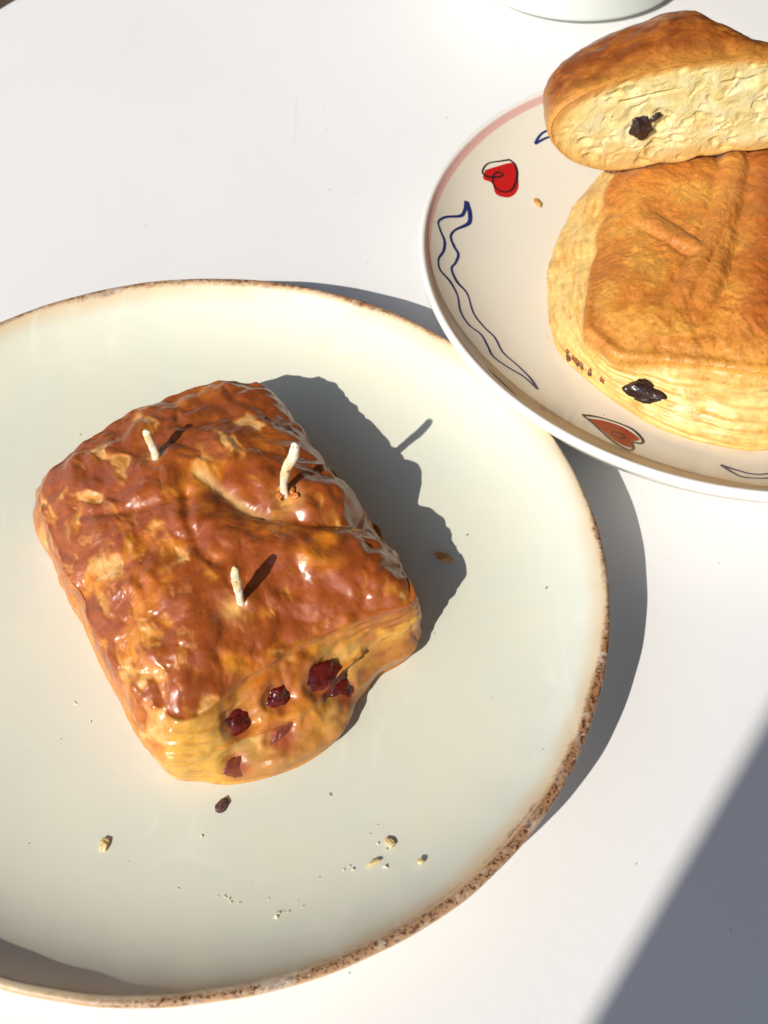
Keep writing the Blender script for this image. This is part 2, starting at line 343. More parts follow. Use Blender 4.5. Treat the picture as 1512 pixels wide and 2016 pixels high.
# ------------------------------------------------------------------ white cup beyond the plates
GC = np.array([.0975, .6465, 0.0]); GR = .0565
pr = [(.0005, .0012), (GR - .011, .0012), (GR - .010, .0), (GR - .0080, .0), (GR - .0074, .0030)] + arc(GR - .0030, .0062, .0030, -math.pi/2, 0, 8) + [(GR + .0016, .03), (GR + .0034, .07), (GR + .0040, .092)] + arc(GR + .0025, .0925, .0015, 0, math.pi, 7) + [(GR + .0004, .07), (GR - .0014, .03), (GR - .004, .008), (GR - .008, .0045), (.0005, .004)]
V, F = lathe(pr, 160)
tag(mesh_obj('white_cup', V + GC, F[:, ::-1], m_simple('white_glaze', (.60, .625, .575), (.57, .60, .555), 18, .2, .0002, 60, sss=.1), None, GC), 'large plain white glazed cup standing beyond the porcelain plate', 'cup')

# ------------------------------------------------------------------ glazed pastry on the cream plate
def pastry_body():
    c = np.array([-.052, .246]); M = 880; th = np.arange(M)/M*2*np.pi - np.pi
    def O(pts, z, sm=2.5):
        r = radial([on_z(x, y, z) for x, y in pts], c, th, sm); return np.stack([c[0] + r*np.cos(th), c[1] + r*np.sin(th), np.full(M, z)], 1)
    zb, zm, zs = P1F + .0006, .020, .035; fr_ = sst(.68, 1.0, np.cos(th - math.radians(34))); ZS = zs - .013*fr_ - .002*sst(.3, .9, np.cos(th - math.radians(213))) - .0045*sst(.55, .9, np.cos(th - math.radians(-48))); ZT = zs + .0122
    left = [(48, 965), (58, 1010), (95, 1085), (140, 1170), (180, 1260), (222, 1350), (248, 1405), (285, 1470), (335, 1520)]
    front = [(385, 1546), (430, 1555), (500, 1541), (600, 1508), (660, 1465), (690, 1428), (698, 1392), (745, 1332), (800, 1272), (828, 1225)]
    far = [(838, 1180), (800, 1128), (760, 1078), (700, 998), (640, 908), (600, 850), (560, 800), (530, 764), (490, 748), (440, 745), (380, 765), (300, 790), (230, 825), (170, 860), (110, 905), (70, 940)]
    sh = O([(838, 1168), (800, 1126), (760, 1076), (700, 998), (640, 908), (600, 850), (560, 800), (530, 764), (490, 750), (440, 748), (380, 767), (300, 792), (230, 827), (170, 862), (110, 907), (72, 945), (70, 990), (105, 1075), (155, 1180), (200, 1270), (245, 1340), (300, 1400), (355, 1430), (410, 1400), (480, 1340), (560, 1290), (650, 1238), (750, 1196), (815, 1182)], zs); shf = O([(838, 1168), (800, 1126), (760, 1076), (700, 998), (640, 908), (600, 850), (560, 800), (530, 764), (490, 750), (440, 748), (380, 767), (300, 792), (230, 827), (170, 862), (110, 907), (72, 945), (70, 990), (105, 1075), (155, 1180), (200, 1270), (245, 1340), (300, 1400), (355, 1430), (410, 1400), (480, 1340), (560, 1290), (650, 1238), (750, 1196), (815, 1182)], zs - .013)
    rs_ = np.hypot(*(sh[:, :2] - c).T)*(1 - fr_) + np.hypot(*(shf[:, :2] - c).T)*fr_ - .0015*fr_
    def P(pts, z): return [on_z(x, y, z) for x, y in pts]
    # widest line (left side as seen, far sides a little outside the shoulder), then the foot
    rl = radial(P(left, zm) + P(front, zb) + P(far, zs), c, th, 2.5)
    farness = sst(.0, .5, np.cos(th - math.radians(62))); rm = np.maximum(rl, rs_ + .0015*farness)
    dfront = np.cos(th - math.radians(-48)); ff = sst(.55, .9, dfront)
    rmid = rm*(1 - ff) + ff*(rs_ + (rm - rs_)*.62)
    rb = rm*(1 - ff)*.955 + ff*rm
    def ring(r, z): return np.stack([c[0] + r*np.cos(th), c[1] + r*np.sin(th), z + np.zeros(M)], 1)
    lv = [ring(rb*.02, zb), ring(rb*.9, zb), ring(rb*.985, zb + .0012), ring(rb*(1 - ff) + ff*(rb*.99) + .001*(1 - ff), zb + .005), ring(rmid*.998, zm), ring(rs_*.25 + rmid*.75 - .0005, ZS - .008*(1 - .5*fr_)), ring(rs_*(.985 + .01*fr_), ZS)]
    for s in (.95, .89, .80, .68, .5, .3, .12, .004): lv.append(ring(rs_*s, ZS + (ZT - ZS)*(1 - s**(2.6 + 3.2*fr_))))
    G = loft(np.array(lv), 300); R = len(G); N = grid_normals(G); N[-3:] = [0, 0, 1]
    P3 = G.reshape(-1, 3); N3 = N.reshape(-1, 3); Q = P3*100
    ax = np.array([-.55, .835, 0]); ay = np.array([.835, .55, 0])               # long axis (towards the far end), across
    u = (P3 - [*c, 0])@ax*100; v = (P3 - [*c, 0])@ay*100; z = P3[:, 2]*100
    rel = ((P3[:, 2] - zb)/(zs + .008 - zb))
    fd = np.array([.60, -.80, 0.0]); Fm = sst(.25, .62, N3@fd)*sst(-7.5, -1.0, -u*1.0 - 5.0 + 4)*sst(.80, .58, N3[:, 2] + .10*perlin(Q*1.3, 96) + .06*perlin(Q*4, 97))       # cut end
    Tm = sst(.25, .75, N3[:, 2])
    wv_ = np.stack([perlin(Q*.7, 90), perlin(Q*.7, 91), perlin(Q*.7, 92)], 1)
    UV = np.stack([u, v, z], 1); W = UV + .55*wv_
    d = .0021*fbm(Q*.42, 3, 3)*(.4 + .6*rel) + .0017*fbm(W*[.9, .9, .9], 2, 7)*(.35 + .65*Tm)
    lump = fbm(W*[1.7, 1.3, 1.5], 3, 11); d += .00038*lump*(1 - .4*Fm)
    # crackled glaze: puddled plates of glaze, torn open in ragged patches towards the long left side
    edge_l = sst(.0, 3.6, -v - .3); W2 = UV + .35*wv_ + .18*np.stack([perlin(Q*2.6, 93), perlin(Q*2.6, 94), perlin(Q*2.6, 95)], 1)
    torn = fbm(W2*[.75, 1.15, 1.0] + 5, 3, 21) + .16*edge_l - .06; seams = sst(.28, .56, torn)*(1 - Fm)
    torn2 = fbm(W2*[1.5, 2.4, 1.8] + 9, 3, 27) + .20*edge_l - .04; seams2 = sst(.24, .55, torn2)*(.3 + .7*edge_l)*(1 - Fm)
    blister = perlin(W*[1.15, 1.0, 1.1] + 2, 37); d += (.0013*np.abs(blister) + .0003*np.abs(perlin(W*[2.3, 1.9, 2.1], 38)))*(.3 + .7*Tm)*(1 - Fm)
    d -= .00045*seams*(.3 + .7*Tm) + .00035*seams2
    # fine stretch wrinkles across the near left slope, wavy ripples on the shaded long side
    st = perlin(np.stack([u*9 + 1.2*wv_[:, 0], v*1.1, z*1.0], 1), 33); stm = sst(-.1, .3, fbm(Q*.6, 2, 35))*(1 - Fm)
    d += .00020*st*stm*(.35 + .8*edge_l)
    sidem = sst(.15, .6, N3@ay)*(1 - Fm)
    rip = 1 - np.abs(perlin(np.stack([u*.9 + .9*wv_[:, 0], v*2.6 + z*2.2 + 1.3*wv_[:, 1], z*.6], 1), 41))*2.4
    rip2 = 1 - np.abs(perlin(np.stack([u*1.6 + 1.1*wv_[:, 0], v*4.5 + z*4.2 + 1.8*wv_[:, 1], z*.8], 1), 43))*2.4
    sm_ = sst(.25, .75, N3@ay)*(1 - .8*Fm)*sst(-.35, .25, fbm(Q*.7, 2, 45)); d += (.0010*np.clip(rip, -.3, 1) + .0004*np.clip(rip2, -.3, 1))*sm_
    # strata of the dough on the cut end
    sa = (P3 - [*c, 0])@np.array([.80, .60, 0])*100
    strat = perlin(np.stack([sa*.45, z*3.3 + .7*wv_[:, 2], u*.3], 1), 51); d += Fm*(.0010*strat + .0007*fbm(np.stack([sa*.8, z*2.0, u], 1), 3, 53))
    ph_ = z*2.7 + .9*perlin(np.stack([sa*.35, z*.5, u*.3], 1), 55) + .35*perlin(np.stack([sa*1.3, z*1.5, u], 1), 56); saw = ph_ - np.floor(ph_); saw = np.where(saw < .86, saw/.86, (1 - saw)/.14); d += Fm*.0008*(saw - .5)*sst(-.3, .2, fbm(Q*.8, 2, 57))
    hollow = Fm*np.exp(-((z - 2.1)/.60)**2)*sst(-4.2, -2.2, sa)*sst(4.6, 2.4, sa); d -= .0026*hollow; d += Fm*(.0016*np.exp(-((rel - .80)/.09)**2) + .0018*np.exp(-((rel - .17)/.12)**2)*sst(-4, -2, sa)*sst(4.8, 3, sa))
    d += .00006*fbm(Q*9, 2, 61)
    # creases seen in the photograph
    def L(pts): return smooth_poly([P3[hit(P3, x, y)] for x, y in pts], 24)
    cr, at = line_dist(P3, L([(395, 925), (450, 965), (520, 1000), (590, 1008), (660, 1018), (735, 1040)])); d -= (.0020*np.exp(-(cr/.0028)**2) + .0016*np.exp(-(cr/.0075)**2))*sst(-.15, .35, at); d += .0016*np.exp(-((cr - .012)/.007)**2)
    cr1 = cr
    cr, at = line_dist(P3, L([(365, 965), (372, 1020), (390, 1075), (420, 1095)])); d -= .0013*np.exp(-(cr/.0018)**2)
    cr, at = line_dist(P3, L([(150, 1010), (215, 1000), (300, 985), (365, 965)])); d -= .0009*np.exp(-(cr/.002)**2)
    # pits round the three slivers
    pit = np.zeros(len(P3)); 
    for x, y, rr, dp in ((305, 895, .0026, .0012), (568, 972, .0042, .0020), (463, 1192, .0030, .0013)):
        p = P3[hit(P3, x, y)]; dd = np.linalg.norm((P3 - p), axis=1) + .0012*perlin(Q*4, 71); k = np.exp(-(dd/rr)**2); d -= dp*k; pit = np.maximum(pit, k)
    stain = np.zeros(len(P3))
    for x, y, rr, dp in ((478, 1430, .0050, .0016), (557, 1374, .0046, .0016), (650, 1344, .0062, .0018), (686, 1368, .0045, .0012), (563, 1455, .0050, .0004), (472, 1520, .0042, .0004)):
        q = np.linalg.norm(P3 - P3[hit(P3, x, y)], axis=1) + .0014*perlin(Q*3.2, 73); d -= dp*np.exp(-(q/rr)**4); stain = np.maximum(stain, np.exp(-(q/(rr*1.05))**3))
    keep = np.clip(rel*6, 0, 1)
    D3 = P3 + N3*(d*np.where(N3[:, 2] < -.3, 0, keep))[:, None]; D3[:, 2] = np.maximum(D3[:, 2], zb - .0002)
    # ------------- browning
    glaze, orange, amber, cream, yellow = (.265, .056, .012), (.56, .165, .014), (.58, .24, .017), (.72, .43, .17), (.72, .37, .060)
    n1 = fbm(W*[.46, .40, .6], 4, 101, .45); n2 = fbm(W*[.9, .7, .9], 3, 111); n3 = fbm(W2*[1.6, 1.2, 1.6], 3, 121)
    def spots(lst, r): return sum(np.exp(-(np.linalg.norm(P3 - P3[hit(P3, x, y)], axis=1)/r)**2) for x, y in lst)
    bias = spots([(430, 1040), (510, 1060), (640, 1185), (725, 1135), (780, 1165), (560, 1150), (350, 1110), (225, 960), (330, 850), (650, 965), (520, 800), (250, 1015), (330, 1320), (450, 1235), (700, 1060)], .0065) - .8*spots([(405, 815), (545, 1000), (430, 1092), (470, 1185), (625, 1085), (280, 1190), (200, 1065), (440, 900), (300, 1250), (450, 1300)], .0045)
    n1 = n1 + .30*np.clip(bias, -1, 1); n2 = n2 - .25*np.clip(bias, -1, 1)
    C = np.tile(np.array(orange), (len(P3), 1))
    C = mixc(C, amber, sst(.0, .4, n2)*.65)
    edge = sst(.25, .8, rel + .12*n2)
    C = mixc(C, glaze, sst(-.42, -.02, n1 + .12*n3 + .25*(lump > 0)*lump)*edge*.92)
    C = mixc(C, (.40, .095, .014), sst(.05, .5, n3)*edge*.4)
    fib = fbm(np.stack([u*1.2 + wv_[:, 0], v*6 + 1.5*wv_[:, 1], z*3], 1), 3, 133)
    C = mixc(C, (.66, .26, .03), sst(.10, .50, torn + .2*fib)*(1 - Fm)*.7)
    C = mixc(C, cream, np.clip(sst(.10, .45, seams*(.55 + .9*fib)), 0, 1)*(.25 + .5*sst(-.15, .3, n3)))
    C = mixc(C, (.68, .32, .07), np.clip(seams2*(.6 + .9*fib), 0, 1)*.7)
    C = mixc(C, glaze, sst(.05, .45, -np.abs(blister)*2.4 + .55)*edge*.35*(1 - seams))
    C = mixc(C, (.66, .40, .16), np.exp(-(cr1/.0016)**2)*sst(.55, .2, line_dist(P3, L([(395, 925), (450, 965), (520, 1000), (590, 1008), (660, 1018), (735, 1040)]))[1])*.8)
    C = mixc(C, (.68, .36, .10), pit*.8)
    low = sst(.55, .10, rel + .10*n2); nearc = sst(2.6, 5.0, -u + .5*n2); C = mixc(C, (.60, .235, .03), low*(1 - Fm)*(1 - nearc)*.7); C = mixc(C, yellow, low*(1 - Fm)*nearc*.9)
    C = mixc(C, (.36, .10, .018), low*sst(-.1, .35, n3)*.65)
    fz = rel + .06*n2 + .05*strat; right = sst(.2, 2.6, sa + .6*n3); streak = fbm(np.stack([sa*1.1, z*7 + wv_[:, 0], u*.5], 1), 3, 131)
    Fc = np.tile(np.array((.72, .39, .065)), (len(P3), 1)); Fc = mixc(Fc, (.74, .50, .15), sst(0, .35, n3)*.6)
    Fc = mixc(Fc, (.66, .27, .018), sst(.38, .54, fz)*.95); Fc = mixc(Fc, (.72, .47, .17), sst(.15, .4, streak)*sst(.35, .5, fz)*.5); Fc = mixc(Fc, (.36, .08, .014), sst(.56, .76, fz + .08*n3))
    Fc = mixc(Fc, (.60, .26, .04), sst(-.05, .35, streak)*.45)
    Fc = mixc(Fc, (.52, .205, .04), sst(.40, .26, fz)*sst(-4.0, -2.6, sa)*.95); Fc = mixc(Fc, (.36, .10, .03), sst(.36, .26, fz)*sst(.12, .3, fz)*sst(-.1, .3, n3)*sst(-4.2, -2.8, sa)*.8)
    Fc = mixc(Fc, (.42, .125, .03), right*sst(.30, .45, fz)*sst(.80, .62, fz)*sst(-.3, .15, n3)*.85); Fc = mixc(Fc, (.74, .38, .055), sst(-2.6, -3.8, sa)*.85)
    Fc = mixc(Fc, (.72, .49, .15), hollow*.65*(1 - right))
    Fc = mixc(Fc, (.50, .17, .03), sst(.88, .97, saw)*.5); Fc = Fc*.84; C = C*(1 - Fm[:, None]) + Fc*Fm[:, None]
    C = mixc(C, (.26, .035, .015), stain*.85)
    return D3, grid_faces(R, M), C, D3
PV, PF, PC, PS = pastry_body()
pc = np.array([-.052, .246, P1F])
pastry = empty('glazed_pastry', pc); tag(pastry, 'glossy brown glazed fruit pastry with red berries in its cut end, on the cream plate', 'pastry')
crust_m = m_crust('egg_glazed_crust', 650, .00010, (.24, .46), .30, .06, var=.13)
mesh_obj('crust', PV, PF, crust_m, pastry, pc, PC)
def lump_obj(name, at, nrm, size, mat, parent=None, seed=0, amp=.3, res=28, fr=2.2, up=(0, 0, 1), squash=None, angle=0.0, origin=None):
    """an uneven lump: size = (along, across, thick); thickness along nrm"""
    nrm = np.asarray(nrm, float)/np.linalg.norm(nrm); t = np.cross(up, nrm)
    if np.linalg.norm(t) < 1e-3: t = np.array([1., 0, 0])
    t /= np.linalg.norm(t); b = np.cross(nrm, t); ca, sa = math.cos(angle), math.sin(angle); t, b = ca*t + sa*b, -sa*t + ca*b
    la = np.linspace(-np.pi/2 + .04, np.pi/2 - .04, res); lo = np.arange(2*res)/(2*res)*2*np.pi
    X = np.stack([np.cos(la)[:, None]*np.cos(lo), np.cos(la)[:, None]*np.sin(lo), np.sin(la)[:, None]*np.ones(2*res)], -1).reshape(-1, 3)
    r = 1 + amp*fbm(X*fr*.42 + seed*3.7, 3, 200 + seed, .42) - amp*.22*np.abs(perlin(X*fr*1.6 + seed, 300 + seed)) + amp*.06*fbm(X*fr*3 + seed, 2, 310 + seed); X = X*r[:, None]
    if squash is not None: X[:, 2] = np.where(X[:, 2] < squash, squash, X[:, 2])
    V = np.asarray(at) + X[:, :1]*size[0]*t + X[:, 1:2]*size[1]*b + X[:, 2:]*size[2]*nrm
    F = np.vstack([grid_faces(res, 2*res)])
    n = len(V); caps = [np.arange(2*res)[::-1], np.arange(n - 2*res, n)]
    return mesh_obj(name, V, F, mat, parent, origin if origin is not None else at)
berry_m = m_simple('dark_red_berry', (.050, .0035, .0025), (.13, .009, .004), 160, .2, .0004, 420, Coat_Weight=.15)
smear_m = m_simple('cooked_fruit', (.15, .03, .016), (.24, .055, .02), 200, .3, .0004, 420)
front_n = np.array([.50, -.66, .56])
for k, (x, y, a, b, c_, ang, m_, nm) in enumerate(((478, 1430, .0046, .0048, .0013, .3, berry_m, 'berry'), (557, 1374, .0046, .0040, .0013, .5, berry_m, 'berry'), (650, 1344, .0068, .0062, .0013, .1, berry_m, 'berry'), (686, 1368, .0036, .0048, .0010, .4, berry_m, 'berry'), (563, 1455, .0056, .0026, .0007, .55, smear_m, 'fruit_smear'), (472, 1520, .0044, .0030, .0007, -.5, smear_m, 'fruit_smear'))):
    p = PS[hit(PS, x, y)] - front_n*(.0010 if k in (2, 3) else .0006); lump_obj(nm, p, front_n, (a, b, c_), m_, pastry, k + 1, .42, 34, 3.0, angle=ang, origin=p)

# ------------------------------------------------------------------ the three pale slivers standing in the pastry
sk = NT('pale_sliver'); sc_ = sk.mix(sk.rng(sk.noise(190, 4, .6), .38, .64), (.74, .69, .56), (.62, .44, .17)); sc_ = sk.mix(sk.rng(sk.noise(420, 3, .6), .58, .68), sc_, (.30, .13, .04))
sliver_m = sk.done(sc_, .5, sk.bump(sk.noise(600, 4), .0004, .9))
def tube(name, pts, radii, mat, label, cat, group=None, seed=0, sides=20, n=44):
    S = smooth_poly(pts, n); r = np.interp(np.linspace(0, 1, n), np.linspace(0, 1, len(radii)), radii)
    t = np.gradient(S, axis=0); t /= np.linalg.norm(t, axis=1, keepdims=True); a = np.cross(t, [0.3, 1, 0]); a /= np.linalg.norm(a, axis=1, keepdims=True); b = np.cross(t, a)
    end = np.sqrt(np.clip(1 - ((np.linspace(0, 1, n) - .94)/.06).clip(0, 1)**2, .004, 1)); r = r*end
    ph = np.arange(sides)/sides*2*np.pi
    V = S[:, None] + r[:, None, None]*(np.cos(ph)[None, :, None]*a[:, None] + .8*np.sin(ph)[None, :, None]*b[:, None]); V = V.reshape(-1, 3)
    V = V + .00032*np.stack([fbm(V*330, 4, 400 + seed + k) for k in range(3)], 1)
    return tag(mesh_obj(name, V, grid_faces(n, sides), mat, None, S[0]), label, cat, group)
def sliver(base, bends, radii, label, seed):
    b = PS[hit(PS, *base)]; pts = [b - np.array([0, 0, .0018])] + [b + np.array(o) for o in bends]
    return tube('almond_sliver', pts, radii, sliver_m, label, 'almond sliver', 'slivers standing in the glazed pastry', seed)
sliver((305, 895), [(0, 0, .003), (-.0008, .0002, .0076), (-.0016, .0004, .0124)], [.0015, .0014, .0015, .0012], 'short pale sliver leaning near the long rounded edge of the glazed pastry, golden below', 1)
sliver((563, 966), [(0, 0, .004), (.0010, .0, .0105), (.0038, .0002, .0180), (.0046, .0004, .0228)], [.0013, .0012, .0014, .0016, .0014], 'tallest pale sliver, rising from a torn pit by the shaded side of the pastry', 2)
sliver((469, 1192), [(0, 0, .004), (-.0003, 0, .0110), (-.0002, 0, .0168)], [.0011, .0013, .0014, .0009], 'pointed white sliver standing near the berry filled end of the pastry', 3)

flake_m = m_simple('torn_crust', (.40, .11, .016), (.55, .20, .035), 400, .35, .0003, 700)
rng = np.random.default_rng(11)
for k in range(7):
    x, y = 556 + 30*rng.random() - 6, 950 + 42*rng.random(); i = hit(PS, x, y); p = PS[i]; s_ = rng.uniform(.0006, .0015)
    lump_obj('torn_flake', p + np.array([0, 0, .0002]), (rng.normal()*.5, rng.normal()*.5, 1), (s_*1.3, s_*.8, s_*.7), flake_m, pastry, 60 + k, .6, 12, 4, angle=rng.random()*3, origin=p)

# ------------------------------------------------------------------ whole bun on the porcelain plate
def bun_body():
    c = np.array([.124, .384]); M = 760; th = np.arange(M)/M*2*np.pi - np.pi; zb, zs = P2F + .0010, .0335
    def ring(r, z): return np.stack([c[0] + r*np.cos(th), c[1] + r*np.sin(th), np.full(M, z)], 1)
    base = [on_z(x, y, zb + .003) for x, y in ((1080, 600), (1078, 560), (1100, 480), (1150, 400), (1084, 650), (1095, 695), (1150, 745), (1220, 800), (1300, 848), (1400, 878), (1512, 893))]
    base += [(.150, .3105, 0), (.170, .322, 0), (.184, .345, 0), (.188, .385, 0), (.184, .43, 0), (.165, .460, 0), (.13, .465, 0), (.10, .458, 0)]
    rb = radial(base, c, th, 3)
    sh = [on_z(x, y, zs) for x, y in ((1160, 690), (1158, 640), (1166, 580), (1180, 500), (1195, 430), (1212, 350), (1200, 705), (1300, 712), (1400, 722), (1512, 738))]
    sh += [(.150, .326, 0), (.166, .336, 0), (.173, .36, 0), (.175, .40, 0), (.170, .432, 0), (.15, .446, 0), (.12, .447, 0), (.10, .440, 0)]
    rs_ = np.minimum(radial(sh, c, th, 1.2), rb - .002)
    lv = [ring(rb*.02, zb), ring(rb*.88, zb), ring(rb*.96, zb + .001), ring(rb, zb + .0045), ring(rb*.93 + rs_*.07, zb + .010), ring(rb*.45 + rs_*.55, zs - .0045), ring(rs_, zs - .0004)]
    for s, z in ((.965, .0018), (.86, .0048), (.66, .0078), (.4, .0098), (.18, .0104), (.004, .0106)): lv.append(ring(rs_*s, zs + z))
    G = loft(np.array(lv), 270); R = len(G); N = grid_normals(G); N[-3:] = [0, 0, 1]; P3 = G.reshape(-1, 3); N3 = N.reshape(-1, 3); Q = P3*100
    rho = (np.hypot(*(P3[:, :2] - c).T)).reshape(R, M)/rs_[None]; rho = rho.ravel(); top = sst(1.07, .985, rho)*sst(zs - .006, zs - .001, P3[:, 2])
    rel = np.clip((P3[:, 2] - zb)/(zs - zb), 0, 1.5)
    wv_ = np.stack([perlin(Q*.7, 190), perlin(Q*.7, 191), perlin(Q*.7, 192)], 1); W = Q + .6*wv_
    d = .0013*fbm(Q*.45, 3, 130) + .0004*fbm(W*1.3, 3, 131)*(1 - .5*top)
    side = 1 - top
    ang = np.tile(th, R)*rs_.mean()*100
    strat = perlin(np.stack([ang*.35 + .4*wv_[:, 0], Q[:, 2]*3.2 + .5*wv_[:, 1], rho], 1), 140); d += side*(.0009*strat + .00035*perlin(np.stack([ang*.6, Q[:, 2]*9, rho], 1), 141) - .0016*np.exp(-((Q[:, 2] - 1.75 - .22*perlin(np.stack([ang*.25, ang*0, ang*0], 1), 143))/.07)**2)*sst(-.2, .1, perlin(np.stack([ang*.2 + 3, ang*0, ang*0], 1), 144)))*np.clip(rel*5, 0, 1)
    phb = Q[:, 2]*4.2 + 1.0*perlin(np.stack([ang*.22, Q[:, 2]*.6, rho], 1), 146) + .3*perlin(np.stack([ang*1.1, Q[:, 2]*2, rho], 1), 147); sb_ = phb - np.floor(phb); sb_ = np.where(sb_ < .85, sb_/.85, (1 - sb_)/.15); d += side*.0010*(sb_ - .5)*sst(-.25, .2, fbm(Q*.7, 2, 148))*np.clip(rel*5, 0, 1)
    d += .0016*np.exp(-((rho - .985)/.022)**2)*sst(zs - .003, zs, P3[:, 2])                 # lip of the folded top sheet
    d += .00005*fbm(Q*10, 2, 150)
    # raised straps crossing on the top
    C = np.zeros((len(P3), 3)); strap = np.zeros(len(P3)); valley = np.zeros(len(P3))
    def L(pts): return smooth_poly([P3[hit(P3, x, y)] for x, y in pts], 28)
    ridge_ = np.zeros(len(P3)); wq = 1 + .22*perlin(Q*1.5, 145)
    for pts, w, h, f0, f1 in (([(1446, 280), (1446, 340), (1432, 410), (1406, 478)], .0040, .0023, 0, 0), ([(1245, 400), (1290, 430), (1345, 465), (1412, 494)], .0037, .0016, .45, 0), ([(1404, 480), (1378, 525), (1348, 568), (1322, 602)], .0034, .0021, 0, .3), ([(1432, 455), (1420, 510), (1396, 562), (1374, 606)], .0034, .0021, 0, .3)):
        q, at = line_dist(P3, L(pts)); q = q*wq; k = np.exp(-(q/w)**3); e_ = (sst(-.05, f0, at) if f0 else 1)*(sst(1.1, 1 - f1, at) if f1 else 1)*np.ones(len(P3)); ridge_ = np.maximum(ridge_, h*k*e_); strap = np.maximum(strap, k*e_)
        valley = np.maximum(valley, np.exp(-((q - w*1.5)/(w*.45))**2)*e_)
    valley *= 1 - strap; d += ridge_ - .0009*valley*top
    def near(px, py, r): return np.exp(-((np.linalg.norm(P3 - P3[hit(P3, px, py)], axis=1))/r)**2)
    d += top*(-.0016*near(1330, 400, .012) + .0012*near(1250, 560, .016) + .0010*near(1300, 660, .014) - .0010*near(1290, 490, .008))
    bulge = sst(.120, .136, P3[:, 0] - .20*(P3[:, 1] - .36))*top; d += .0030*bulge*sst(.305, .36, P3[:, 1])
    fw = 1 - np.abs(perlin(W*[1.5, 2.6, 2], 153))*2.2; d += top*(.00036*fbm(W*4.2, 3, 151) + .00016*perlin(W*11, 152) + .00045*np.clip(fw, 0, 1)*sst(-.1, .3, fbm(Q*.9, 2, 154)))
    keep = np.clip(rel*6, 0, 1); D3 = P3 + N3*(d*np.where(N3[:, 2] < -.3, 0, keep))[:, None]; D3[:, 2] = np.maximum(D3[:, 2], zb - .0002)
    n1 = fbm(W*.7, 3, 160); n2 = fbm(W*1.6, 3, 161)
    pale, gold, tan, brown = (.73, .49, .165), (.67, .32, .055), (.565, .205, .030), (.45, .13, .020)
    fibre = fbm(np.stack([ang*.55 + .5*wv_[:, 0], Q[:, 2]*11 + 1.2*wv_[:, 1], rho*2], 1), 3, 165)
    C = np.tile(np.array(pale), (len(P3), 1)); C = mixc(C, gold, sst(-.10, .35, .7*fibre + .5*n1)*.7)
    C = mixc(C, (.68, .36, .08), sst(.35, .05, rel + .1*n1)*.5)
    tc = np.tile(np.array(tan), (len(P3), 1)); tc = mixc(tc, gold, sst(0, .4, n1)*.7); tc = mixc(tc, brown, sst(-.1, .4, -n1 + .3*n2)*.45)
    tc = mixc(tc, (.50, .19, .035), np.exp(-((rho - .95)/.05)**2)*.55); tc = mixc(tc, (.52, .19, .035), strap*.6); tc = mixc(tc, (.50, .18, .035), valley*.35)
    tc = mixc(tc, (.36, .085, .014), bulge*.92*sst(-.6, .1, n1 + .2)*sst(.315, .345, P3[:, 1]))
    frontpale = sst(.335, .318, P3[:, 1] + .003*n1); tc = mixc(tc, gold, frontpale*.8)
    C = C*(1 - top[:, None]) + tc*top[:, None]
    return D3, grid_faces(R, M), C
BV, BF, BC = bun_body(); bc = np.array([.124, .384, P2F])
bun = empty('folded_bun', bc); tag(bun, 'whole golden folded bun with raised straps on top, on the porcelain plate', 'bun')
mesh_obj('crust', BV, BF, m_crust('soft_bun_crust', 1100, .00013, (.36, .52), .06, .08, speck=1100, var=.20), bun, bc, BC)
choc_m = m_simple('dark_chocolate', (.022, .011, .009), (.045, .022, .016), 300, .22, .0004, 500)
p = BV[hit(BV, 1268, 778)]; lump_obj('chocolate_chunk', p - np.array([-.2, -.7, .6])*.0010, (-.15, -.72, .62), (.0068, .0042, .0022), choc_m, bun, 21, .5, 36, 2.6, angle=-.2, origin=p)
fill_m = m_simple('toasted_filling', (.36, .13, .035), (.10, .035, .015), 500, .5)
for k in range(14):
    t = rng.random()**.8; x, y = 1106 + 78*t + 4*rng.normal(), 694 + 60*t + 4*rng.normal(); p = BV[hit(BV, x, y)]; s_ = rng.uniform(.0004, .0013)
    lump_obj('toasted_bit', p - np.array([-.5, -.6, .55])*.0004, (-.5, -.6, .55), (s_*1.4, s_*.8, s_*.7), fill_m, bun, 30 + k, .6, 14, 4, angle=-.8 + .5*rng.normal(), origin=p)

# ------------------------------------------------------------------ halved bun lying on top, cut face towards the camera
def half_bun():
    zr = .0445; left = on_z(1130, 325, zr); right = on_z(1512, 290, zr); ex = right - left; ex[2] = 0; ex /= np.linalg.norm(ex); ey = np.array([-ex[1], ex[0], 0]); ez = np.array([0, 0, 1.0])
    o = left.copy()
    def plane(px, py):                                    # photo direction met with the upright cut plane
        d = ray(px, py); c0 = np.array([0, 0, CAM_H]); t = ((o - c0)@ey)/(d@ey); p = c0 + d*t - o; return (p@ex, p@ez)
    up = [(1082, 240), (1100, 214), (1144, 186), (1194, 166), (1243, 149), (1300, 136), (1376, 125), (1440, 118), (1512, 116)]
    lo = [(1080, 262), (1092, 290), (1118, 314), (1150, 327), (1197, 336), (1243, 331), (1296, 319), (1376, 304), (1442, 294), (1512, 290)]
    pts = [plane(*p) for p in up] + [plane(*p) for p in lo]; xr = plane(1512, 200)[0]; zt = plane(1512, 116)[1]
    pts += [(xr + .012, zt - .002), (xr + .024, zt - .010), (xr + .029, zt - .020), (xr + .027, .010), (xr + .018, .002)]
    c = np.array([.047, .0165]); M = 640; th = np.arange(M)/M*2*np.pi - np.pi
    r0 = radial([(*p, 0) for p in pts], c, th, 2.5)
    def ring(s, y, dz=0): 
        x = c[0] + s*r0*np.cos(th); z = c[1] + s*r0*np.sin(th)
        if np.isscalar(y): y = np.full(M, y)
        return np.stack([x, y, z + dz], 1)
    return o, ex, ey, ez, ring, c, r0, th, M
